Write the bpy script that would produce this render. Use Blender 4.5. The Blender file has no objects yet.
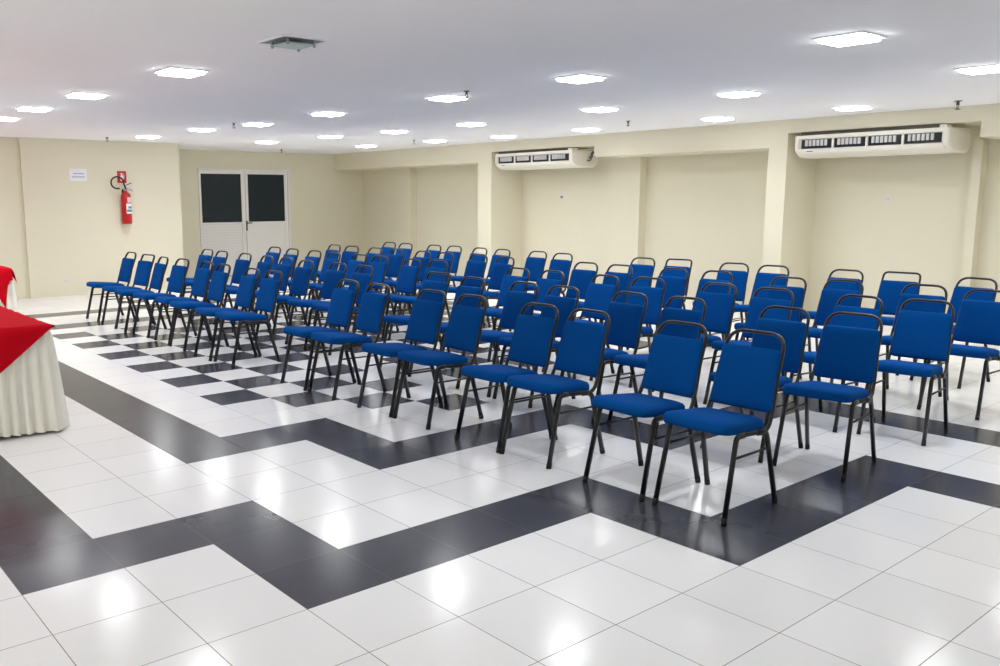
import bpy, bmesh, math, random
from mathutils import Vector, Matrix

random.seed(7)
SC = bpy.context.scene
COL = SC.collection
T = 0.44                      # edge of one floor tile in metres

# ------------------------------------------------------------------ camera, world, exposure
cam_data = bpy.data.cameras.new('camera')
cam = bpy.data.objects.new('camera', cam_data)
COL.objects.link(cam)
SC.camera = cam
cam_data.sensor_width = 36.0
cam_data.lens = 867.99 * 36.0 / 1000.0
cam_data.shift_x = 0.0791
cam_data.clip_start = 0.05
yaw, pitch, roll = 0.8985, -0.1537, -0.0040
fw = Vector((math.cos(pitch)*math.cos(yaw), math.cos(pitch)*math.sin(yaw), math.sin(pitch)))
r0 = Vector((math.sin(yaw), -math.cos(yaw), 0.0))
u0 = r0.cross(fw)
rt = math.cos(roll)*r0 + math.sin(roll)*u0
up = -math.sin(roll)*r0 + math.cos(roll)*u0
cam.matrix_world = Matrix(((rt.x, up.x, -fw.x, -0.8396), (rt.y, up.y, -fw.y, -3.7966),
                           (rt.z, up.z, -fw.z, 1.6674), (0, 0, 0, 1)))

world = bpy.data.worlds.new('world')
SC.world = world
world.use_nodes = True
world.node_tree.nodes['Background'].inputs[0].default_value = (0.8, 0.85, 1.0, 1)
world.node_tree.nodes['Background'].inputs[1].default_value = 0.02
SC.view_settings.view_transform = 'Standard'
SC.view_settings.look = 'None'
SC.view_settings.gamma = 1.0
SC.view_settings.use_curve_mapping = False
SC.view_settings.exposure = 0.05
SC.cycles.diffuse_bounces = 8
LAMP_POWER = 30.0             # radiance of the lit diffusers of the ceiling luminaires
LAMP_WATT = 9.6              # light thrown down by each luminaire
LAMP_SPREAD = 126.0           # its beam angle, the recess cuts off the rest
LAMP_COLOR = (0.965, 0.98, 0.985)

CEIL = 6.15*T
X_BEAM, X_BAY, X_SHALLOW = 24.05*T, 25.9*T, 25.5*T
Y_LEFT, Y_FAR = 27.2*T, 31.4*T
X_BACK, Y_NEAR = -8*T, -15*T

# ------------------------------------------------------------------ materials
def lin(c):
    return tuple((v/12.92 if v <= 0.04045 else ((v+0.055)/1.055)**2.4) for v in c)

def srgb(r, g, b):
    return lin((r/255, g/255, b/255)) + (1.0,)

def mat(name, rgb, rough=0.5, metal=0.0, spec=0.5, noise=0.0, nscale=20.0, bump=0.0, bscale=200.0, sheen=0.0):
    m = bpy.data.materials.new(name)
    m.use_nodes = True
    nt = m.node_tree
    b = nt.nodes['Principled BSDF']
    b.inputs['Base Color'].default_value = srgb(*rgb)
    b.inputs['Roughness'].default_value = rough
    b.inputs['Metallic'].default_value = metal
    b.inputs['Specular IOR Level'].default_value = spec
    if sheen:
        b.inputs['Sheen Weight'].default_value = sheen
        b.inputs['Sheen Roughness'].default_value = 0.4
        b.inputs['Sheen Tint'].default_value = srgb(*[min(255, c+60) for c in rgb])
    if noise or bump:
        tc = nt.nodes.new('ShaderNodeTexCoord')
    if noise:
        n = nt.nodes.new('ShaderNodeTexNoise'); n.inputs['Scale'].default_value = nscale
        n.inputs['Detail'].default_value = 4
        nt.links.new(tc.outputs['Object'], n.inputs['Vector'])
        r = nt.nodes.new('ShaderNodeMapRange')
        r.inputs['To Min'].default_value = 1-noise; r.inputs['To Max'].default_value = 1+noise
        nt.links.new(n.outputs['Fac'], r.inputs['Value'])
        mx = nt.nodes.new('ShaderNodeMix'); mx.data_type = 'RGBA'; mx.blend_type = 'MULTIPLY'
        mx.inputs[0].default_value = 1.0
        mx.inputs[6].default_value = srgb(*rgb)
        nt.links.new(r.outputs['Result'], mx.inputs[7])
        nt.links.new(mx.outputs[2], b.inputs['Base Color'])
    if bump:
        n2 = nt.nodes.new('ShaderNodeTexNoise'); n2.inputs['Scale'].default_value = bscale
        nt.links.new(tc.outputs['Object'], n2.inputs['Vector'])
        bp = nt.nodes.new('ShaderNodeBump'); bp.inputs['Strength'].default_value = bump
        bp.inputs['Distance'].default_value = 0.002
        nt.links.new(n2.outputs['Fac'], bp.inputs['Height'])
        nt.links.new(bp.outputs['Normal'], b.inputs['Normal'])
    return m

def emission(name, rgb, strength):
    m = bpy.data.materials.new(name)
    m.use_nodes = True
    nt = m.node_tree
    nt.nodes.clear()
    e = nt.nodes.new('ShaderNodeEmission'); o = nt.nodes.new('ShaderNodeOutputMaterial')
    e.inputs[0].default_value = (*rgb, 1); e.inputs[1].default_value = strength
    nt.links.new(e.outputs[0], o.inputs[0])
    return m

def tile_mat(name, rgb, grout_rgb, var, rough, speck, spec):
    """glazed floor tile with its grout line; grid follows the object's own coordinates"""
    m = bpy.data.materials.new(name)
    m.use_nodes = True
    nt = m.node_tree
    L = nt.links.new
    b = nt.nodes['Principled BSDF']
    tc = nt.nodes.new('ShaderNodeTexCoord')
    sc = nt.nodes.new('ShaderNodeVectorMath'); sc.operation = 'SCALE'; sc.inputs['Scale'].default_value = 1/T
    L(tc.outputs['Object'], sc.inputs[0])
    fr = nt.nodes.new('ShaderNodeVectorMath'); fr.operation = 'FRACTION'
    L(sc.outputs['Vector'], fr.inputs[0])
    fl = nt.nodes.new('ShaderNodeVectorMath'); fl.operation = 'FLOOR'
    L(sc.outputs['Vector'], fl.inputs[0])
    sep = nt.nodes.new('ShaderNodeSeparateXYZ'); L(fr.outputs['Vector'], sep.inputs[0])
    def edge(out):
        a = nt.nodes.new('ShaderNodeMath'); a.operation = 'SUBTRACT'; a.inputs[1].default_value = 0.5; L(out, a.inputs[0])
        c = nt.nodes.new('ShaderNodeMath'); c.operation = 'ABSOLUTE'; L(a.outputs[0], c.inputs[0])
        return c.outputs[0]
    mxm = nt.nodes.new('ShaderNodeMath'); mxm.operation = 'MAXIMUM'
    L(edge(sep.outputs[0]), mxm.inputs[0]); L(edge(sep.outputs[1]), mxm.inputs[1])
    gt = nt.nodes.new('ShaderNodeMath'); gt.operation = 'GREATER_THAN'; gt.inputs[1].default_value = 0.5-0.0042
    L(mxm.outputs[0], gt.inputs[0])
    wn = nt.nodes.new('ShaderNodeTexWhiteNoise'); wn.noise_dimensions = '2D'; L(fl.outputs['Vector'], wn.inputs['Vector'])
    rg = nt.nodes.new('ShaderNodeMapRange'); rg.inputs['To Min'].default_value = 1-var; rg.inputs['To Max'].default_value = 1+var*0.4
    L(wn.outputs['Value'], rg.inputs['Value'])
    ns = nt.nodes.new('ShaderNodeTexNoise'); ns.inputs['Scale'].default_value = 9 if speck < 0.1 else 60
    ns.inputs['Detail'].default_value = 6
    L(tc.outputs['Object'], ns.inputs['Vector'])
    rs = nt.nodes.new('ShaderNodeMapRange'); rs.inputs['To Min'].default_value = 1-speck; rs.inputs['To Max'].default_value = 1+speck
    L(ns.outputs['Fac'], rs.inputs['Value'])
    mul = nt.nodes.new('ShaderNodeMath'); mul.operation = 'MULTIPLY'; L(rg.outputs[0], mul.inputs[0]); L(rs.outputs[0], mul.inputs[1])
    cm = nt.nodes.new('ShaderNodeMix'); cm.data_type = 'RGBA'; cm.blend_type = 'MULTIPLY'; cm.inputs[0].default_value = 1
    cm.inputs[6].default_value = srgb(*rgb); L(mul.outputs[0], cm.inputs[7])
    gm = nt.nodes.new('ShaderNodeMix'); gm.data_type = 'RGBA'
    L(gt.outputs[0], gm.inputs[0]); L(cm.outputs[2], gm.inputs[6]); gm.inputs[7].default_value = srgb(*grout_rgb)
    L(gm.outputs[2], b.inputs['Base Color'])
    rm = nt.nodes.new('ShaderNodeMapRange'); rm.inputs['To Min'].default_value = rough; rm.inputs['To Max'].default_value = 0.7
    L(gt.outputs[0], rm.inputs['Value']); L(rm.outputs[0], b.inputs['Roughness'])
    b.inputs['Specular IOR Level'].default_value = spec
    # faint waviness of the glaze
    nb = nt.nodes.new('ShaderNodeTexNoise'); nb.inputs['Scale'].default_value = 14; nb.inputs['Detail'].default_value = 3
    L(tc.outputs['Object'], nb.inputs['Vector'])
    bp = nt.nodes.new('ShaderNodeBump'); bp.inputs['Strength'].default_value = 0.02; bp.inputs['Distance'].default_value = 0.003
    L(nb.outputs['Fac'], bp.inputs['Height']); L(bp.outputs['Normal'], b.inputs['Normal'])
    return m

M = {}
M['white_tile'] = tile_mat('white_tile', (230, 230, 231), (118, 111, 104), 0.04, 0.165, 0.012, 0.38)
M['dark_tile'] = tile_mat('dark_tile', (64, 65, 73), (58, 58, 64), 0.10, 0.20, 0.08, 0.30)
M['ceiling'] = mat('ceiling_paint', (248, 247, 249), 0.9, noise=0.015, nscale=1.2)
M['wall'] = mat('cream_wall_paint', (222, 216, 194), 0.75, noise=0.02, nscale=1.5, bump=0.05, bscale=90)
M['white_paint'] = mat('white_lacquered_aluminium', (232, 230, 226), 0.4)
M['door_glass'] = mat('dark_tinted_glass', (30, 40, 46), 0.3, spec=0.25)
M['black_plastic'] = mat('black_plastic', (18, 18, 20), 0.4)
M['frame'] = mat('black_enamelled_steel', (16, 17, 21), 0.36, spec=0.5, noise=0.1, nscale=30)
M['rubber'] = mat('black_rubber', (12, 12, 13), 0.7)
M['seat_blue'] = mat('blue_seat_fabric', (0, 66, 133), 0.95, spec=0.08, noise=0.12, nscale=160, bump=0.3, bscale=500)
M['pad_blue'] = M['seat_blue']
M['red_metal'] = mat('red_enamelled_steel', (178, 18, 22), 0.35)
M['red_sign'] = mat('red_sign_plastic', (186, 28, 24), 0.5)
M['paper'] = mat('white_paper', (232, 232, 238), 0.8)
M['ink'] = mat('grey_ink', (150, 146, 160), 0.8)
M['label_teal'] = mat('teal_label_ink', (70, 140, 140), 0.6)
M['label_pink'] = mat('pale_pink_label_ink', (226, 190, 190), 0.6)
M['steel'] = mat('brushed_steel', (170, 172, 172), 0.35, metal=0.9)
M['red_cloth'] = mat('red_tablecloth_fabric', (186, 4, 24), 0.95, spec=0.1, noise=0.08, nscale=8)
M['white_cloth'] = mat('white_tablecloth_fabric', (240, 238, 226), 0.85, noise=0.02, nscale=6)
M['table_wood'] = mat('beige_table_laminate', (180, 160, 130), 0.5)
M['ac_body'] = mat('cream_white_plastic', (238, 234, 222), 0.4)
M['ac_dark'] = mat('dark_air_outlet', (20, 22, 30), 0.6)
M['ac_vane'] = mat('pale_grey_plastic_vane', (205, 205, 205), 0.45)
M['ac_gap_shade'] = mat('painted_gap_shade', (70, 66, 58), 0.5, metal=0.4)  # dark colour carries the shade of the slit over each unit
M['copper'] = mat('grey_pipe_insulation', (90, 88, 86), 0.6)
M['lamp_frame'] = mat('white_lamp_frame', (235, 238, 240), 0.4)
M['lamp_glow'] = emission('lit_lamp_diffuser', LAMP_COLOR, LAMP_POWER)
M['lamp_glass'] = mat('greenish_frosted_glass', (170, 192, 192), 0.25)
M['lamp_inner'] = mat('grey_reflector', (120, 134, 138), 0.4)
M['socket'] = mat('white_socket_plastic', (222, 218, 204), 0.5)
M['socket_dark'] = mat('grey_socket_insert', (80, 78, 74), 0.5)
M['sprinkler'] = mat('dull_brass', (88, 84, 80), 0.4, metal=0.6)

# ------------------------------------------------------------------ helpers
def obj(name, bm, material, parent=None, smooth=False):
    me = bpy.data.meshes.new(name)
    bm.normal_update()
    bm.to_mesh(me)
    bm.free()
    mats = material if isinstance(material, (list, tuple)) else [material]
    for m_ in mats:
        me.materials.append(m_)
    if smooth:
        for p_ in me.polygons:
            p_.use_smooth = True
    o = bpy.data.objects.new(name, me)
    COL.objects.link(o)
    if parent:
        o.parent = parent
    return o

def tag(o, label=None, cat=None, group=None, kind=None):
    if label: o['label'] = label
    if cat: o['category'] = cat
    if group: o['group'] = group
    if kind: o['kind'] = kind
    return o

def thing(name, label, cat, loc=(0, 0, 0), rz=0.0, group=None):
    o = bpy.data.objects.new(name, None)
    o.empty_display_size = 0.1
    COL.objects.link(o)
    o.location = loc
    o.rotation_euler = (0, 0, rz)
    return tag(o, label, cat, group)

def dup(root):
    c = root.copy(); COL.objects.link(c)
    for ch in root.children:
        d = ch.copy(); COL.objects.link(d); d.parent = c
        for g in ch.children:
            e = g.copy(); COL.objects.link(e); e.parent = d
    return c

def box(bm, x0, x1, y0, y1, z0, z1, bevel=0.0):
    r = bmesh.ops.create_cube(bm, size=1.0)
    vs = r['verts']
    for v in vs:
        v.co = Vector(((x0+x1)/2 + v.co.x*(x1-x0), (y0+y1)/2 + v.co.y*(y1-y0), (z0+z1)/2 + v.co.z*(z1-z0)))
    if bevel:
        es = list({e for v in vs for e in v.link_edges})
        bmesh.ops.bevel(bm, geom=es, offset=bevel, segments=2, affect='EDGES', profile=0.5)

def boxbm(*a, bevel=0.0):
    bm = bmesh.new(); box(bm, *a, bevel=bevel); return bm

def sweep(bm, pts, a, b, normals=None, seg=10, cap=True):
    """elliptical tube along pts; half-axis a along normals, b across"""
    pts = [Vector(p) for p in pts]
    n = len(pts)
    rings = []
    prev = None
    for i, p in enumerate(pts):
        t = (pts[min(i+1, n-1)] - pts[max(i-1, 0)]).normalized()
        if normals is not None:
            nn = Vector(normals[i])
        else:
            nn = prev if prev is not None else (Vector((0, 0, 1)) if abs(t.z) < 0.9 else Vector((1, 0, 0)))
        nn = (nn - t*nn.dot(t)).normalized()
        prev = nn
        bb = t.cross(nn)
        rings.append([bm.verts.new(p + nn*a*math.cos(k*2*math.pi/seg) + bb*b*math.sin(k*2*math.pi/seg)) for k in range(seg)])
    for i in range(n-1):
        for k in range(seg):
            bm.faces.new((rings[i][k], rings[i][(k+1) % seg], rings[i+1][(k+1) % seg], rings[i+1][k]))
    if cap:
        bm.faces.new(list(reversed(rings[0]))); bm.faces.new(rings[-1])

def fillet(pts, radii, k=6):
    """polyline with rounded corners"""
    pts = [Vector(p) for p in pts]
    out = [pts[0]]
    for i in range(1, len(pts)-1):
        r = radii[i-1]
        d0 = (pts[i-1]-pts[i]); d1 = (pts[i+1]-pts[i])
        r = min(r, d0.length*0.49, d1.length*0.49)
        p0 = pts[i] + d0.normalized()*r; p1 = pts[i] + d1.normalized()*r
        for j in range(k+1):
            s = j/k
            out.append(p0*(1-s)**2 + pts[i]*2*s*(1-s) + p1*s*s)
    out.append(pts[-1])
    return out

def ring_solid(bm, outline, layers, place):
    """stack of outlines; layers = [(inset, height)], place(u, v, h) -> point; closed with a centre fan at both ends"""
    rings = []
    cu = sum(p[0] for p in outline)/len(outline); cv = sum(p[1] for p in outline)/len(outline)
    hu = max(abs(p[0]-cu) for p in outline); hv = max(abs(p[1]-cv) for p in outline)
    for ins, h in layers:
        su = 1-ins/hu; sv = 1-ins/hv
        rings.append([bm.verts.new(place(cu+(u-cu)*su, cv+(v-cv)*sv, h)) for u, v in outline])
    n = len(outline)
    for a_, b_ in zip(rings, rings[1:]):
        for k in range(n):
            bm.faces.new((a_[k], a_[(k+1) % n], b_[(k+1) % n], b_[k]))
    c0 = bm.verts.new(place(cu, cv, layers[0][1])); c1 = bm.verts.new(place(cu, cv, layers[-1][1]))
    for k in range(n):
        bm.faces.new((rings[0][(k+1) % n], rings[0][k], c0))
        bm.faces.new((rings[-1][k], rings[-1][(k+1) % n], c1))
    bmesh.ops.recalc_face_normals(bm, faces=bm.faces)

def rounded(pts, rad, k=5):
    """closed 2-D outline with rounded corners"""
    out = []
    n = len(pts)
    for i in range(n):
        p = Vector(pts[i]); a_ = Vector(pts[i-1]); b_ = Vector(pts[(i+1) % n])
        r = rad[i] if isinstance(rad, (list, tuple)) else rad
        p0 = p + (a_-p).normalized()*r; p1 = p + (b_-p).normalized()*r
        for j in range(k+1):
            s = j/k
            q = p0*(1-s)**2 + p*2*s*(1-s) + p1*s*s
            out.append((q.x, q.y))
    return out

def lathe(bm, prof, seg=24, center=(0, 0)):
    rings = []
    for r, z in prof:
        rings.append([bm.verts.new((center[0]+r*math.cos(k*2*math.pi/seg), center[1]+r*math.sin(k*2*math.pi/seg), z)) for k in range(seg)])
    for a_, b_ in zip(rings, rings[1:]):
        for k in range(seg):
            bm.faces.new((a_[k], a_[(k+1) % seg], b_[(k+1) % seg], b_[k]))
    bm.faces.new(list(reversed(rings[0]))); bm.faces.new(rings[-1])

# ------------------------------------------------------------------ the room
def structure(name, bm, m, smooth=False):
    return tag(obj(name, bm, m, None, smooth), kind='structure')

def is_dark(a, j):
    """pattern of dark tiles: a counts tiles along x, j counts tiles against y"""
    if a == 0 and j <= -1 and j >= -22: return True            # outer zigzag path
    if j == -1 and 0 <= a <= 2: return True
    if a == 2 and -1 <= j <= 1: return True
    if j == 1 and 2 <= a <= 6: return True
    if a == 6 and 1 <= j <= 3: return True
    if j == 3 and 6 <= a <= 10: return True
    if a == 10 and j >= 3: return True
    if j == -22 and 0 <= a <= 22: return True
    if a == 3 and -19 <= j <= -4: return True                   # inner zigzag path
    if j == -4 and 3 <= a <= 5: return True
    if a == 5 and -4 <= j <= -2: return True
    if j == -2 and 5 <= a <= 9: return True
    if a == 9 and -2 <= j <= 0: return True
    if j == 0 and 9 <= a <= 13: return True
    if a == 13 and j >= 0: return True
    if j == -19 and 3 <= a <= 20: return True
    if (a+j) % 2 == 0 and j >= -17:                             # chequered field
        if 5 <= a <= 8 and j <= a-12: return True
        if a == 9 and j <= -11: return True
        if 10 <= a <= 18 and j <= -6: return True
    return False

bm = bmesh.new()
verts = {}
def gv(i, k):
    if (i, k) not in verts:
        verts[(i, k)] = bm.verts.new((i*T, k*T, 0))
    return verts[(i, k)]
for i in range(-8, 27):
    for k in range(-15, 32):
        f = bm.faces.new((gv(i, k), gv(i+1, k), gv(i+1, k+1), gv(i, k+1)))
        f.material_index = 1 if is_dark(i, -k-1) else 0
structure('floor', bm, [M['white_tile'], M['dark_tile']])

structure('ceiling', boxbm(X_BACK-0.2, 27*T, Y_NEAR-0.2, Y_FAR+0.3, CEIL, CEIL+0.12), M['ceiling'])

# wall with the extinguisher: a slightly set-back part on the left, then a long flush part that ends in a corner
bm = bmesh.new()
X_STEP, X_END = 7.17*T, 13.5*T
box(bm, X_STEP, X_END, Y_LEFT, Y_FAR+0.25, 0, CEIL)
box(bm, X_BACK-0.2, X_STEP, Y_LEFT+0.07, Y_LEFT+0.5, 0, CEIL)
structure('wall_left', bm, M['wall'])
DX0, DX1, DTOP = 16.22*T, 21.22*T, 5.27*T
bm = bmesh.new()
box(bm, X_END, DX0, Y_FAR, Y_FAR+0.25, 0, CEIL)
box(bm, DX1, 27*T, Y_FAR, Y_FAR+0.25, 0, CEIL)
box(bm, DX0, DX1, Y_FAR, Y_FAR+0.25, DTOP, CEIL)
structure('wall_far', bm, M['wall'])
structure('wall_right', boxbm(X_BAY, 27*T, Y_NEAR-0.2, Y_FAR, 0, CEIL), M['wall'])
structure('wall_near', boxbm(X_BACK-0.2, X_BAY, Y_NEAR-0.2, Y_NEAR, 0, CEIL), M['wall'])
structure('wall_back', boxbm(X_BACK-0.2, X_BACK, Y_NEAR, Y_LEFT+0.07, 0, CEIL), M['wall'])

# boxed beam along the right wall, cut shallower over the two bays that hold the air conditioners
B_LOW, B_HIGH = 5.32*T, 5.74*T
bm = bmesh.new()
cuts = [(-15, -7.15, 0), (-7.15, 0.43, 0), (0.43, 5.74, 1), (5.74, 13.43, 0), (13.43, 19.08, 1), (19.08, 31.4, 0)]
for y0, y1, hi in cuts:
    box(bm, X_BEAM, X_BAY, y0*T, y1*T, B_HIGH if hi else B_LOW, CEIL)
structure('trim_1', bm, M['wall'])
n = 2
for y0, y1, x in ((5.74, 6.36, X_BEAM), (19.08, 19.93, X_BEAM), (-7.9, -7.15, X_BEAM),
                  (12.38, 13.92, X_SHALLOW), (26.6, 28.1, X_SHALLOW), (0.84, 1.08, X_SHALLOW)):
    structure('trim_%d' % n, boxbm(x, X_BAY, y0*T, y1*T, 0, B_LOW), M['wall'])
    n += 1

# ------------------------------------------------------------------ double door
def part(name, bm, m, parent, label=None, smooth=False):
    o = obj(name, bm, m, parent, smooth)
    if label: o['label'] = label
    return o

door = bpy.data.objects.new('door_1', None); COL.objects.link(door)
door.location = ((DX0+DX1)/2, Y_FAR, 0)
tag(door, 'white aluminium double door with dark upper panes and louvred lower panels', 'door', kind='structure')
hw = (DX1-DX0)/2
bm = bmesh.new()
box(bm, -hw, -hw+0.035, -0.03, 0.12, 0, DTOP); box(bm, hw-0.035, hw, -0.03, 0.12, 0, DTOP)
box(bm, -hw+0.035, hw-0.035, -0.03, 0.12, DTOP-0.035, DTOP)
part('door_frame', bm, M['white_paint'], door)
for s, (lx0, lx1), (px0, px1) in ((-1, (-hw+0.037, -0.008), (16.36, 18.5)), (1, (0.008, hw-0.037), (18.87, 20.96))):
    px0 = px0*T-(DX0+DX1)/2; px1 = px1*T-(DX0+DX1)/2
    z0, z1, zt = 2.66*T, 5.03*T, DTOP-0.037
    bm = bmesh.new()
    box(bm, lx0, px0, 0, 0.05, 0.01, zt); box(bm, px1, lx1, 0, 0.05, 0.01, zt)
    box(bm, px0, px1, 0, 0.05, z1, zt); box(bm, px0, px1, 0, 0.05, z0-0.05, z0); box(bm, px0, px1, 0, 0.05, 0.01, 0.1)
    if s < 0:
        z = 0.1
        while z < z0-0.05:                                # horizontal louvre slats
            zz = min(z+0.058, z0-0.05)
            v = [bm.verts.new(c) for c in ((px0, 0.008, z), (px1, 0.008, z), (px1, 0.03, zz), (px0, 0.03, zz))]
            bm.faces.new(v)
            v2 = [bm.verts.new(c) for c in ((px0, 0.03, zz), (px1, 0.03, zz), (px1, 0.008, zz+0.001), (px0, 0.008, zz+0.001))]
            bm.faces.new(v2)
            z += 0.06
    else:
        box(bm, px0, px1, 0.012, 0.04, 0.1, z0-0.05)
    leaf = part('door_leaf', bm, M['white_paint'], door)
    part('glass_pane', boxbm(px0, px1, 0.015, 0.03, z0, z1), M['door_glass'], leaf, 'dark tinted glass pane')
    if s > 0:
        bm = bmesh.new()
        hx = 18.74*T-(DX0+DX1)/2
        box(bm, hx-0.018, hx+0.018, -0.012, 0.0, 2.22*T, 2.72*T, bevel=0.004)
        box(bm, hx-0.01, hx+0.01, -0.05, -0.012, 2.58*T, 2.63*T)
        box(bm, hx-0.01, hx+0.11, -0.06, -0.045, 2.58*T, 2.63*T, bevel=0.004)
        part('door_handle', bm, M['black_plastic'], leaf, 'black lever handle')

# ------------------------------------------------------------------ ceiling luminaires
def make_lamp(lit):
    t = thing('recessed_downlight', '', 'ceiling light')
    h, e = 0.172, 0.016
    bm = bmesh.new()
    for x0, x1, y0, y1 in ((-h, h, -h, -h+e), (-h, h, h-e, h), (-h, -h+e, -h+e, h-e), (h-e, h, -h+e, h-e)):
        box(bm, x0, x1, y0, y1, -0.01, 0.0)
    part('frame', bm, M['lamp_frame'], t)
    if lit:
        part('diffuser', boxbm(-h+2*e, h-2*e, -h+2*e, h-2*e, -0.028, -0.002), M['lamp_glow'], t, 'glowing white diffuser')
        la = bpy.data.lights.new('lamp_light', 'AREA')
        la.shape = 'SQUARE'; la.size = 2*(h-2*e); la.energy = LAMP_WATT; la.color = LAMP_COLOR
        la.spread = math.radians(LAMP_SPREAD)
        lo = bpy.data.objects.new('lamp_light', la); COL.objects.link(lo)
        lo.location = (0, 0, -0.030); lo.parent = t
    else:
        part('reflector', boxbm(-h+e, h-e, -h+e, h-e, -0.006, -0.001), M['lamp_inner'], t, 'unlit grey reflector')
        part('glass_cover', boxbm(-0.11, 0.11, -0.11, 0.11, -0.035, -0.028, bevel=0.003), M['lamp_glass'], t, 'greenish frosted glass plate')
        for x, y in ((0.1, 0.1), (-0.1, 0.1), (0.1, -0.1), (-0.1, -0.1)):
            bm = bmesh.new(); box(bm, x-0.008, x+0.008, y-0.008, y+0.008, -0.048, -0.006, bevel=0.003)
            part('clip', bm, M['steel'], t)
    return t

lamp_proto = make_lamp(True)
used = [False]
ROWN = {4.75: 'fourth row from the air conditioners', 11.6: 'third row from the air conditioners',
        16.75: 'second row from the air conditioners', 21.75: 'row beside the air conditioners'}
ORD = ['nearest the extinguisher wall', 'second from the extinguisher wall', 'third from the extinguisher wall',
       'fourth from the extinguisher wall', 'fifth from the extinguisher wall', 'sixth from the extinguisher wall',
       'seventh from the extinguisher wall', 'eighth from the extinguisher wall']
LAMPS = {4.75: [(4.75, 23.6), (4.74, 19.17), (4.68, 15.72), (4.8, 11.95), (5.02, 7.2), None, (4.9, -2.1)],
         11.6: [(10.9, 23.89), (11.09, 19.58), (11.56, 16.55), (11.53, 12.36), (11.72, 7.43), (11.66, 3.31), (11.56, -2.05)],
         16.75: [(16.02, 24.09), (16.42, 19.89), (16.92, 16.5), (17.06, 12.58), (16.72, 7.04), (16.57, 2.85), (16.74, -2.1)],
         21.75: [(20.96, 24.0), (21.34, 19.59), (21.82, 16.07), (21.8, 11.91), (21.81, 6.76), (21.88, 2.76), (21.9, -2.1)],
         -0.5: [(-0.5, 19.2), (-0.5, 12.0), (-2.5, 4.0), (-1.5, -11.0), (12, -7.0), (19, -7.0)],  # invented lamps outside the view, added to brighten the near floor and skirt
         -5.5: [(-5.5, 19.0), (-5.5, 10.0), (-5.5, 3.0), (-6.0, -4.0), (-5.5, -10.5)]}  # invented lamps behind the camera, added to bounce light onto the ceiling
ROWN[-0.5] = 'added unseen fill beyond the picture edge'
ROWN[-5.5] = 'added unseen fill behind the camera'
ORD.append('ninth from the extinguisher wall')
for x, ys in LAMPS.items():
    for k, xy in enumerate(ys):
        if xy is None: continue
        o = lamp_proto if not used[0] else dup(lamp_proto)
        used[0] = True
        o.location = (xy[0]*T, xy[1]*T, CEIL)
        o['label'] = 'lit square ceiling light, %s, %s' % (ROWN[x], ORD[k])
        o['group'] = 'lit ceiling lights'
off = make_lamp(False)
off.location = (5.08*T, 3.22*T, CEIL)
off['label'] = 'unlit square ceiling light with greenish glass cover and metal clips'

# ------------------------------------------------------------------ sprinkler heads
def make_sprinkler(s=1.0):
    t = thing('sprinkler_head', '', 'sprinkler')
    bm = bmesh.new(); lathe(bm, [(0.03*s, 0.0), (0.03*s, -0.006), (0.012*s, -0.008), (0.012*s, -0.035*s)], 14)
    part('escutcheon', bm, M['sprinkler'], t)
    bm = bmesh.new()
    sweep(bm, [(-0.01*s, 0, -0.03*s), (-0.018*s, 0, -0.045*s), (-0.004*s, 0, -0.065*s)], 0.004, 0.004, seg=6)
    sweep(bm, [(0.01*s, 0, -0.03*s), (0.018*s, 0, -0.045*s), (0.004*s, 0, -0.065*s)], 0.004, 0.004, seg=6)
    part('yoke', bm, M['sprinkler'], t)
    bm = bmesh.new(); lathe(bm, [(0.022*s, -0.064*s), (0.022*s, -0.068*s), (0.006*s, -0.072*s)], 14)
    part('deflector', bm, M['sprinkler'], t)
    return t
sp = make_sprinkler()
SPR = [(11.3, 6.3, 'small sprinkler head beside the lit ceiling light at mid ceiling'),
       (20.4, 19.8, 'small sprinkler head before the beam, left of the far air conditioner'),
       (20.4, 9.0, 'small sprinkler head on ceiling right of the far air conditioner'),
       (10.88, 16.8, 'small sprinkler head on ceiling left of the door wall lights'),
       (9.84, 25.3, 'small sprinkler head on ceiling above the fire extinguisher wall'),
       (19.43, 28.9, 'small sprinkler head on ceiling above the double door'),
       (0.95, 5.75, 'small sprinkler head at the upper left edge of the picture')]
for k, (x, y, lab) in enumerate(SPR):
    o = sp if k == 0 else dup(sp)
    o.location = (x*T, y*T, CEIL)
    o['label'] = lab; o['group'] = 'sprinkler heads on the ceiling'
big = make_sprinkler(1.35)
big.location = (22.5*T, 0.45*T, CEIL)
tag(big, 'large sprinkler head on ceiling above the near air conditioner', 'sprinkler', 'sprinkler heads on the ceiling')

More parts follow.
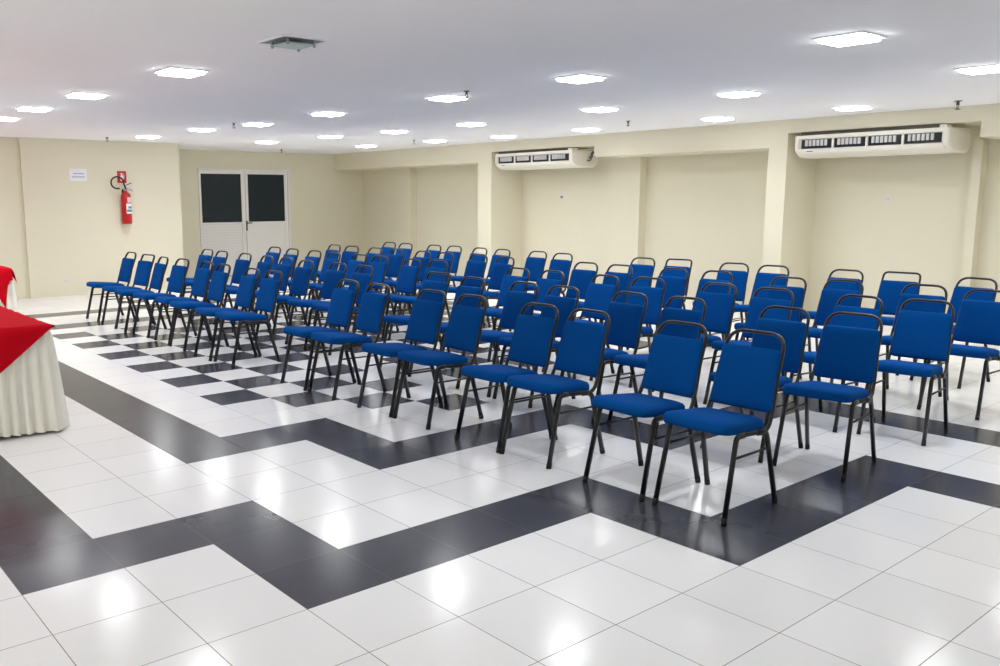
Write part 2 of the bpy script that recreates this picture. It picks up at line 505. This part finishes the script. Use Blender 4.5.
# ------------------------------------------------------------------ air conditioners
def make_ac(length, label, pipes):
    """origin: middle of the top front edge, front faces -x"""
    t = thing('air_conditioner', label, 'air conditioner', group='air conditioners under the beam')
    h = length/2
    D, Z0 = 0.68, -0.285
    # body profile (x depth, z): front strip, outlet slot, rounded underside
    prof = fillet([(0.03, 0, -0.055), (0.03, 0, -0.175), (0.0, 0, -0.18), (0.03, 0, -0.235), (0.16, 0, Z0), (0.60, 0, Z0), (D, 0, -0.2), (D, 0, 0.0),
                   (0.0, 0, 0.0), (0.0, 0, -0.05), (0.03, 0, -0.055)], [0.002, 0.002, 0.03, 0.06, 0.07, 0.04, 0.01, 0.012, 0.002], 4)
    prof = [p for i, p in enumerate(prof) if i == 0 or (p-prof[i-1]).length > 1e-5][:-1]
    bm = bmesh.new()
    ra = [bm.verts.new((p.x, -h+0.03, p.z)) for p in prof]; rb = [bm.verts.new((p.x, h-0.03, p.z)) for p in prof]
    k = len(prof)
    for i in range(k):
        bm.faces.new((ra[i], ra[(i+1) % k], rb[(i+1) % k], rb[i]))
    bm.faces.new(ra); bm.faces.new(list(reversed(rb)))
    bmesh.ops.recalc_face_normals(bm, faces=bm.faces)
    part('body', bm, M['ac_body'], t)
    # end caps
    for s in (-1, 1):
        out = rounded([(0.0, 0.0), (0.0, -0.19), (0.13, Z0-0.003), (D-0.06, Z0-0.003), (D, -0.2), (D, 0.0)], [0.015, 0.06, 0.07, 0.07, 0.04, 0.01])
        bm = bmesh.new()
        y0 = s*(h-0.032)
        ring_solid(bm, out, [(0, 0), (0, 0.04), (0.01, 0.055), (0.03, 0.062)], lambda u, v, w, y0=y0, s=s: (u-0.004, y0+s*w, v))
        part('end_cap', bm, M['ac_body'], t, smooth=False)
    part('air_outlet', boxbm(0.022, 0.034, -h+0.06, h-0.06, -0.173, -0.057), M['ac_dark'], t, 'dark air outlet slot')
    sec = (2*h-0.12)/4
    for i in range(4):
        y0 = -h+0.06+i*sec
        if i:
            part('divider', boxbm(-0.004, 0.03, y0-0.012, y0+0.012, -0.178, -0.056, bevel=0.003), M['ac_body'], t)
        for j in range(6):
            yy = y0+sec*(0.2+0.6*j/5.0)+0.012
            bm = bmesh.new()
            box(bm, 0.001, 0.026, yy-0.018, yy+0.018, -0.142, -0.062, bevel=0.006)
            part('vane', bm, M['ac_vane'], t)
    part('badge', boxbm(0.012, 0.02, h-0.22, h-0.14, -0.215, -0.207), M['ac_dark'], t, 'tiny dark oblong badge')
    part('gap_shade_strip', boxbm(0.03, 0.12, -h+0.1, h-0.04, 0.0, 0.04), M['ac_gap_shade'], t, 'dark strip for the shaded gap')  # dark strip stands in for the shade in the gap under the beam
    part('bracket', boxbm(0.04, 0.2, -h+0.02, -h+0.1, 0.0, 0.035), M['ac_body'], t)
    if not pipes: return t
    bm = bmesh.new()
    sweep(bm, fillet([(0.45, -h-0.02, -0.12), (0.45, -h-0.09, -0.12), (0.45, -h-0.09, -0.03), (0.62, -h-0.09, -0.03)], [0.03, 0.03], 4), 0.018, 0.018, seg=8)
    sweep(bm, fillet([(0.40, -h-0.02, -0.17), (0.40, -h-0.11, -0.17), (0.40, -h-0.11, -0.05), (0.62, -h-0.11, -0.05)], [0.03, 0.03], 4), 0.012, 0.012, seg=8)
    part('refrigerant_pipe', bm, M['copper'], t, 'grey insulated pipes at the end', smooth=True)
    return t
a2 = make_ac(4.2*T, 'cream wall air conditioner in the near bay, the larger one at right', False)
a2.location = (23.95*T, 3.3*T, 5.63*T)
a1 = make_ac(4.2*T, 'cream wall air conditioner in the far bay, partly behind the beam', True)
a1.location = (23.95*T, 16.62*T, 5.63*T)

# ------------------------------------------------------------------ wall fittings
ex = thing('fire_extinguisher', 'red fire extinguisher hanging on the cream wall with a black hose', 'fire extinguisher', (11.04*T, Y_LEFT-0.105, 1.235))
ex.scale = (1.1, 1.1, 1.1)
bm = bmesh.new()
lathe(bm, [(0.07, 0.0), (0.078, 0.01), (0.08, 0.03), (0.08, 0.42), (0.074, 0.465), (0.05, 0.50), (0.026, 0.515), (0.024, 0.535)], 28)
part('cylinder', bm, M['red_metal'], ex, smooth=True)
bm = bmesh.new(); lathe(bm, [(0.03, 0.533), (0.03, 0.56), (0.02, 0.575), (0.018, 0.6)], 16)
part('valve', bm, M['steel'], ex, smooth=True)
bm = bmesh.new(); box(bm, -0.015, 0.12, -0.014, 0.014, 0.585, 0.597, bevel=0.003)
for v in bm.verts: v.co.z -= max(0, v.co.x)*0.45
part('lever', bm, M['steel'], ex)
bm = bmesh.new(); box(bm, -0.015, 0.10, -0.012, 0.012, 0.61, 0.62, bevel=0.003)
for v in bm.verts: v.co.z += max(0, v.co.x)*0.5
part('handle', bm, M['black_plastic'], ex)
bm = bmesh.new()
pts = []
for k in range(19):
    a_ = math.radians(-20 + k*17)
    pts.append((-0.14+0.105*math.cos(a_), -0.03-0.015*math.sin(a_*0.5), 0.665+0.095*math.sin(a_)))
pts = [(0.0, -0.01, 0.57)] + pts[1:]
sweep(bm, pts, 0.013, 0.013, seg=8)
part('hose', bm, M['black_plastic'], ex, smooth=True)
def curved_label(z0, z1, a0, a1, m, name, lab):
    bm = bmesh.new(); N = 10; v = []
    for k in range(N+1):
        a_ = math.radians(a0+(a1-a0)*k/N)
        v.append([bm.verts.new((0.0812*math.cos(a_), 0.0812*math.sin(a_), z)) for z in (z0, z1)])
    for k in range(N):
        bm.faces.new((v[k][0], v[k+1][0], v[k+1][1], v[k][1]))
    return part(name, bm, m, ex, lab)
curved_label(0.17, 0.33, -110, -20, M['paper'], 'label', 'white label with teal band')
curved_label(0.345, 0.43, -95, -30, M['label_pink'], 'label', 'pale label near the neck')
for nm in ('x',):
    bm = bmesh.new()
    for (z0, z1, a0, a1) in ((0.195, 0.235, -105, -25), (0.25, 0.285, -88, -30)):
        N = 8; v = []
        for k in range(N+1):
            a_ = math.radians(a0+(a1-a0)*k/N)
            v.append([bm.verts.new((0.0822*math.cos(a_), 0.0822*math.sin(a_), z)) for z in (z0, z1)])
        for k in range(N): bm.faces.new((v[k][0], v[k+1][0], v[k+1][1], v[k][1]))
    part('label_band', bm, M['label_teal'], ex, 'teal bands of the label')
part('wall_bracket', boxbm(-0.03, 0.03, 0.07, 0.095, 0.40, 0.56), M['black_plastic'], ex)

sg = thing('extinguisher_sign', 'red square sign with a white extinguisher pictogram above the fire extinguisher', 'sign', (11.0*T, Y_LEFT, 4.705*T))
part('plate', boxbm(-0.082, 0.082, -0.006, 0, -0.105, 0.105), M['red_sign'], sg)
bm = bmesh.new()
out = rounded([(-0.028, -0.07), (0.028, -0.07), (0.028, 0.02), (0.012, 0.035), (-0.012, 0.035), (-0.028, 0.02)], 0.008, 3)
ring_solid(bm, out, [(0, 0), (0, 0.002)], lambda u, v, w: (u, -0.0062-w, v))
box(bm, -0.009, 0.009, -0.008, -0.0062, 0.034, 0.056)
box(bm, -0.03, 0.03, -0.008, -0.0062, 0.054, 0.066)
box(bm, 0.036, 0.044, -0.008, -0.0062, -0.03, 0.05)
part('pictogram', bm, M['paper'], sg, 'white extinguisher pictogram')

pp = thing('paper_notice', 'white paper notice with two faint text lines on the cream wall', 'notice', (9.27*T, Y_LEFT, 4.77*T))
part('sheet', boxbm(-0.148, 0.148, -0.003, 0, -0.105, 0.105), M['paper'], pp)
for z, x0, x1 in ((0.02, -0.085, 0.10), (-0.035, -0.105, 0.105)):
    bm = bmesh.new(); x = x0; k = 0
    ws = [0.022, 0.03, 0.018, 0.026, 0.034]
    while x < x1:
        w = min(ws[k % 5], x1-x); box(bm, x, x+w, -0.004, -0.003, z-0.009, z+0.009); x += w+0.006; k += 1
    part('text_line', bm, M['ink'], pp, 'illegible grey line of print')

def outlet(x, y, z, facing, lab, dark):
    t = thing('wall_outlet', lab, 'outlet', (x, y, z), 0 if facing == 'y' else math.radians(-90), group='wall outlets')
    part('plate', boxbm(-0.042, 0.042, -0.008, 0, -0.06, 0.06, bevel=0.002), M['socket'], t)
    for s in (-1, 1):
        bm = bmesh.new(); box(bm, s*0.016-0.011, s*0.016+0.011, -0.011, -0.008, -0.02, 0.02)
        part('socket_insert', bm, M['socket_dark'] if dark else M['ac_vane'], t)
outlet(X_BAY, 16.69*T, 3.83*T, 'x', 'wall outlet with dark inserts under the far air conditioner', True)
outlet(X_BAY, 3.43*T, 3.72*T, 'x', 'pale wall outlet under the near air conditioner', False)
outlet(8.55*T, Y_LEFT, 0.26, 'y', 'pale wall outlet low on the wall left of the chairs', False)

# ------------------------------------------------------------------ chairs
def post(z):
    """x of the back tube at height z (side view, front of the chair is -x)"""
    return 0.202+(z-0.47)*(0.312-0.202)/(0.86-0.47) + max(0.0, z-0.86)*0.45

def halfw(z):
    return 0.191-(max(z, 0.45)-0.45)*0.056

def make_chair(square):
    t = thing('banquet_chair', '', 'chair')
    TA, TB = 0.0145, 0.0098
    LA, LB = 0.0185, 0.0125
    ZT = 0.920
    rc = 0.045 if square else 0.092
    # seat
    out = rounded([(-0.268, -0.206), (-0.268, 0.206), (0.165, 0.19), (0.165, -0.19)], [0.075, 0.075, 0.07, 0.07], 6)
    bm = bmesh.new()
    def place(u, v, h):
        return (u, v, 0.482 + h - 0.095*(u+0.04) - 0.06*max(0.0, -0.22-u))
    ring_solid(bm, out, [(0.02, -0.036), (0.004, -0.033), (0.0, -0.014), (0.001, 0.008), (0.010, 0.022), (0.032, 0.030), (0.09, 0.034), (0.14, 0.036)], place)
    part('seat', bm, M['seat_blue'], t, smooth=True)
    # padded back, fixed to the tubes
    z0, z1 = 0.505, 0.836
    w0, w1 = 0.187, 0.172
    out = rounded([(-w0, z0), (w0, z0), (w1, z1), (-w1, z1)], [0.03, 0.03, 0.03, 0.03], 5)
    def pl(u, v, h):
        c = (0.9612, -0.2758)                  # normal of the back plane in x, z
        bow = 0.012*(1-(u/0.2)**2)
        return (post(v)+0.012-(h)*c[0]+0.0-bow*0.0, u, v-h*c[1])
    bm = bmesh.new()
    ring_solid(bm, out, [(0.02, -0.004), (0.004, -0.002), (0.0, 0.006), (0.0, 0.026), (0.005, 0.035), (0.018, 0.040), (0.06, 0.043), (0.12, 0.044)], pl)
    part('backrest', bm, M['pad_blue'], t, smooth=True)
    # bent tube: seat rail, post, arch, post, seat rail
    side = fillet([(-0.13, 0, 0.449), (0.165, 0, 0.424), (post(0.53), 0, 0.53), (post(0.70), 0, 0.70)], [0.055, 0.05], 6)
    pts, nor = [], []
    for i, q in enumerate(side):
        a_ = side[min(i+1, len(side)-1)]-side[max(i-1, 0)]
        tt = a_.normalized()
        pts.append((q.x, halfw(q.z), q.z)); nor.append((tt.z, 0, -tt.x))
    nb = nor[-1]
    zc = ZT
    arch = fillet([(post(0.70), halfw(0.70), 0.70), (post(zc), halfw(zc), zc), (post(zc), -halfw(zc), zc), (post(0.70), -halfw(0.70), 0.70)], [rc, rc], 8)
    full = pts[:-1] + [tuple(q) for q in arch] + [(q[0], -q[1], q[2]) for q in reversed(pts[:-1])]
    nn = nor[:-1] + [nb]*len(arch) + list(reversed(nor[:-1]))
    bm = bmesh.new(); sweep(bm, full, TA, TB, nn, seg=10)
    part('back_frame', bm, M['frame'], t, smooth=True)
    # legs: oblong tube, each bent under the seat
    for s in (-1, 1):
        for nm, path, y0, y1 in (('leg', [(-0.09, 0.446), (-0.160, 0.449), (-0.262, 0.016)], 0.196, 0.208),
                                 ('leg', [(0.05, 0.434), (0.140, 0.426), (0.252, 0.016)], 0.196, 0.208)):
            q3 = [Vector((path[0][0], s*y0, path[0][1])), Vector((path[1][0], s*y0, path[1][1])), Vector((path[2][0], s*y1, path[2][1]))]
            pp_ = fillet(q3, [0.07], 7)
            nr = []
            for i in range(len(pp_)):
                d = (pp_[min(i+1, len(pp_)-1)]-pp_[max(i-1, 0)]).normalized()
                nr.append(d.cross(Vector((0, 1, 0))))
            bm = bmesh.new(); sweep(bm, pp_, LA, LB, nr, seg=10)
            lg = part(nm, bm, M['frame'], t, smooth=True)
            bm = bmesh.new()
            e = Vector(pp_[-1]); d = (pp_[-1]-pp_[-2]).normalized()
            sweep(bm, [e-d*0.022, e+d*0.008, e+d*0.0155], LA+0.0012, LB+0.0012, [nr[-1]]*3, seg=10)
            part('foot_cap', bm, M['rubber'], lg, 'black rubber foot cap', smooth=True)
        zs = 0.335
        xf = -0.160-(0.449-zs)*(0.102/0.433); xr = 0.140+(0.426-zs)*(0.118/0.410)
        bm = bmesh.new(); sweep(bm, [(xf, s*0.199, zs), (xr, s*0.199, zs-0.004)], 0.007, 0.007, seg=8)
        part('stretcher', bm, M['frame'], t, smooth=True)
    part('seat_brace', boxbm(-0.09, -0.06, -0.195, 0.195, 0.440, 0.452), M['frame'], t, 'dark steel brace under the seat')
    return t

# x, y, turn in degrees, square-cornered frame
ROWS = [
    [ (3.282, -1.219, 1.5, 0), (3.269, -0.735, -1.0, 0), (3.291, 0.0, 0.5, 0), (3.287, 0.449, 0.5, 0), (3.3, 1.192, -1.0, 0), (3.296, 1.663, 1.5, 0), (3.287, 2.42, -2.2, 0), (3.282, 2.886, -0.8, 0), (3.272, 4.264, -0.8, 0), (3.258, 4.727, -3.0, 0), (3.293, 5.485, -1.0, 0), (3.335, 6.024, 0.0, 0), (3.314, 6.664, 3.5, 0), (3.279, 7.236, -3.5, 0), (3.312, 7.797, 6.0, 1), (3.334, 8.513, 2.5, 0) ],
    [ (4.453, -1.241, 6.0, 0), (4.419, -0.761, 1.0, 0), (4.424, 0.036, -0.5, 0), (4.388, 0.543, -3.5, 0), (4.344, 1.187, -0.2, 0), (4.357, 1.675, -1.5, 0), (4.342, 2.352, -3.0, 0), (4.423, 2.934, 2.5, 1), (4.396, 4.227, -1.2, 0), (4.397, 4.756, 0.5, 0), (4.349, 5.404, -1.5, 0), (4.427, 6.026, -2.8, 0), (4.413, 6.518, -3.5, 0), (4.432, 7.151, 0.5, 0), (4.442, 7.891, 1.5, 0), (4.475, 8.442, 2.0, 0) ],
    [ (5.603, -1.229, 6.0, 0), (5.516, -0.729, -4.0, 0), (5.531, -0.045, 0.3, 0), (5.585, 0.506, -1.8, 0), (5.554, 1.184, 6.0, 0), (5.464, 1.685, -4.2, 0), (5.468, 2.389, -4.5, 0), (5.454, 2.855, -1.4, 0), (5.515, 4.257, 1.5, 0), (5.468, 4.725, -2.0, 0), (5.522, 5.46, 1.2, 0), (5.494, 5.922, -1.1, 1), (5.471, 6.518, -1.7, 0), (5.487, 7.037, 1.0, 0), (5.5, 7.697, 0.2, 0), (5.544, 8.305, 2.8, 0) ],
    [ (6.674, -1.222, -0.9, 0), (6.765, -0.743, 5.0, 0), (6.672, -0.081, 1.8, 0), (6.587, 0.404, 0.0, 0), (6.693, 1.231, -0.3, 0), (6.654, 1.72, 0.1, 0), (6.626, 2.417, -0.4, 0), (6.628, 2.904, 0.9, 0), (6.58, 4.229, -4.0, 0), (6.649, 4.789, -0.1, 0), (6.589, 5.412, -0.3, 0), (6.592, 5.915, -1.6, 0), (6.655, 6.612, 0.3, 0), (6.593, 7.066, 1.2, 0), (6.6, 7.702, 4.0, 0), (6.621, 8.261, 0.8, 0) ],
    [ (7.78, -0.727, -6.0, 0), (7.91, -0.08, 6.0, 1), (7.815, 0.452, 0.2, 0), (7.798, 1.217, 4.5, 0), (7.813, 1.696, 6.0, 0), (7.865, 2.483, 5.2, 1), (7.763, 2.947, 2.5, 0), (7.68, 4.227, 0.0, 0), (7.764, 4.778, -0.8, 0), (7.741, 5.488, -3.7, 0), (7.743, 5.987, -4.5, 0), (7.808, 6.63, -0.2, 0), (7.766, 7.082, -0.5, 0), (7.749, 7.802, 2.2, 0), (7.767, 8.291, 1.0, 0) ],
]

protos = {0: make_chair(False), 1: make_chair(True)}
first = {0: True, 1: True}
RN = ['front row', 'second row', 'third row', 'fourth row', 'back row']
CN = ['first', 'second', 'third', 'fourth', 'fifth', 'sixth', 'seventh', 'eighth']
for r, row in enumerate(ROWS):
    near = sorted([c for c in row if c[1] < 3.6], key=lambda c: -c[1])
    far = sorted([c for c in row if c[1] >= 3.6], key=lambda c: c[1])
    for block, name in ((near, 'near'), (far, 'far')):
        for k, (x, y, a, sq) in enumerate(block):
            p_ = protos[sq]
            o = p_ if first[sq] else dup(p_)
            first[sq] = False
            o.location = (x, y, 0); o.rotation_euler = (0, 0, math.radians(a))
            look = 'blue chair with square-cornered frame' if sq else 'blue padded banquet chair'
            where = '%s, %s block, %s from the aisle gap' % (RN[r], name, CN[k])
            if r == 0 and name == 'near' and k == 7:
                where = 'front row, nearest the camera, standing on dark tiles'
            if r == 0 and name == 'far' and k == 7:
                where = 'front row, farthest from the camera, by the extinguisher wall'
            o['label'] = '%s, %s' % (look, where)
            o['group'] = 'blue chairs set out in five rows'

# ------------------------------------------------------------------ skirted tables
def make_table(name, label, x0, x1, y0, y1, H):
    t = thing('banquet_table', label, 'table', ((x0+x1)/2, (y0+y1)/2, 0), group='tables along the left')
    w, d = (x1-x0)/2, (y1-y0)/2
    part('tabletop', boxbm(-w, w, -d, d, H-0.03, H, bevel=0.004), M['table_wood'], t)
    for sx in (-1, 1):
        for sy in (-1, 1):
            bm = bmesh.new(); X, Y = sx*(w-0.06), sy*(d-0.06)
            box(bm, X-0.018, X+0.018, Y-0.018, Y+0.018, 0, H-0.03)
            part('leg', bm, M['black_plastic'], t)
    return t

def make_skirt(label, x0, x1, y0, y1, H, z0, flare):
    """pleated white cloth hanging round the table"""
    cx, cy = (x0+x1)/2, (y0+y1)/2
    w, d = (x1-x0)/2+0.004, (y1-y0)/2+0.004
    per = []
    step = 0.012
    def run(ax, ay, bx, by, nx, ny):
        L_ = math.hypot(bx-ax, by-ay); n_ = int(L_/step)
        for k in range(n_):
            s = k/n_
            per.append((ax+(bx-ax)*s, ay+(by-ay)*s, nx, ny))
    run(-w, -d, w, -d, 0, -1); run(w, -d, w, d, 1, 0); run(w, d, -w, d, 0, 1); run(-w, d, -w, -d, -1, 0)
    n_ = len(per)
    levels = [0, 0.03, 0.1, 0.2, 0.35, 0.5, 0.65, 0.8, 0.92, 1.0]
    rnd = random.Random(5)
    ph = [rnd.uniform(0, 6.28) for _ in range(6)]
    bm = bmesh.new(); rings = []
    for lv in levels:
        ring = []
        for k, (x, y, nx, ny) in enumerate(per):
            s = k*step
            cd = min(math.hypot(abs(x)-w, abs(y)-d), 0.4)
            corner = math.exp(-(cd/0.09)**2)
            wave = math.sin(s*2*math.pi/0.078+ph[0]+1.3*math.sin(s*3.1+ph[1]))+0.5*math.sin(s*2*math.pi/0.031+ph[2])
            off = (0.009+0.013*lv)*(wave+1.2)*min(1, lv*8) + flare*lv*(0.35+corner)
            diag = corner*lv*flare*0.8
            z = H-0.001-(H-z0)*lv + (0.006*math.sin(s*9+ph[3]) if lv > 0.9 else 0)
            px, py = x+nx*off+math.copysign(diag, x)*abs(ny)*(1 if abs(x) > w-0.2 else 0), y+ny*off+math.copysign(diag, y)*abs(nx)*(1 if abs(y) > d-0.2 else 0)
            ring.append(bm.verts.new((px, py, z)))
        rings.append(ring)
    for a_, b_ in zip(rings, rings[1:]):
        for k in range(n_):
            bm.faces.new((a_[k], b_[k], b_[(k+1) % n_], a_[(k+1) % n_]))
    top = bm.faces.new(rings[0])
    for f in bm.faces: f.smooth = True
    top.smooth = False
    bmesh.ops.recalc_face_normals(bm, faces=bm.faces)
    o = obj('table_skirt', bm, M['white_cloth'])
    o.location = (cx, cy, 0)
    return tag(o, label, 'tablecloth', 'white pleated table skirts')

def make_overlay(label, x0, x1, y0, y1, H, drop, side_drop, waves, apex=0.5):
    """red square cloth laid cornerwise: flat on the table, a pointed flap hangs over the near end and one over each long side"""
    cx, cy = (x0+x1)/2, (y0+y1)/2
    w, d = (x1-x0)/2+0.012, (y1-y0)/2+0.012
    bm = bmesh.new()
    N = 40
    ztop = H+0.006
    nx_, ny_ = 24, 40
    rnd = random.Random(3)
    grid = [[bm.verts.new((-w+2*w*i/nx_, -d+2*d*j/ny_, ztop+0.003*math.sin(i*0.9+j*1.7)+0.0025*math.sin(j*2.3-i*0.6))) for j in range(ny_+1)] for i in range(nx_+1)]
    for i in range(nx_):
        for j in range(ny_):
            bm.faces.new((grid[i][j], grid[i+1][j], grid[i+1][j+1], grid[i][j+1]))
    def flap(edge, nx, ny, depth, apex):
        n = len(edge)-1
        K = 8
        prev = edge
        cols = []
        for k, v in enumerate(edge):
            s = k/n
            dep = depth*(s/apex if s < apex else (1-s)/(1-apex))
            if waves: dep = max(dep, 0.2*math.exp(-((1-s if ny else s)/0.12)**2))
            dep = dep*(1+waves*0.25*math.sin(s*17)) + 0.012
            col = [v]
            for m_ in range(1, K+1):
                q = m_/K
                off = 0.034*(1-math.exp(-q*5)) + q*dep*(0.03+0.22*waves*(0.5+0.5*math.sin(s*26)))
                col.append(bm.verts.new((v.co.x+nx*off, v.co.y+ny*off, ztop-dep*q-0.004*min(1, q*3))))
            cols.append(col)
        for a_, b_ in zip(cols, cols[1:]):
            for m_ in range(K):
                bm.faces.new((a_[m_], a_[m_+1], b_[m_+1], b_[m_]))
    flap([grid[i][0] for i in range(nx_+1)], 0, -1, drop, apex)
    flap([grid[nx_][j] for j in range(ny_+1)], 1, 0, side_drop, 0.5)
    flap([grid[0][j] for j in range(ny_+1)], -1, 0, side_drop, 0.5)
    for f in bm.faces: f.smooth = True
    bmesh.ops.recalc_face_normals(bm, faces=bm.faces)
    o = obj('table_overlay', bm, M['red_cloth'])
    o.location = (cx, cy, 0)
    return tag(o, label, 'tablecloth', 'red table overlays')

tx0, tx1, ty0, ty1, tH = 0.46*T, 2.07*T, 6.14*T, 11.6*T, 0.782
make_table('t', 'long table hidden under white skirt and red overlay, at the left edge', tx0, tx1, ty0, ty1, tH-0.008)
make_skirt('white pleated skirt on the nearer left table', tx0, tx1, ty0, ty1, tH-0.006, 0.022, 0.04)
make_overlay('red overlay cloth lying cornerwise on the nearer left table', tx0, tx1, ty0, ty1, tH-0.004, 0.29, 0.3, 0.0)
fx0, fx1, fy0, fy1 = 3.2*T, 4.88*T, 20.35*T, 24.6*T
make_table('t', 'farther table under red cloth, mostly beyond the left edge', fx0, fx1, fy0, fy1, 0.742)
make_skirt('white pleated skirt below red cloth on the farther left table', fx0, fx1, fy0, fy1, 0.744, 0.03, 0.03)
make_overlay('red cloth with wavy hanging corner on the farther left table', fx0, fx1, fy0, fy1, 0.748, 0.42, 0.3, 1.0, 0.84)
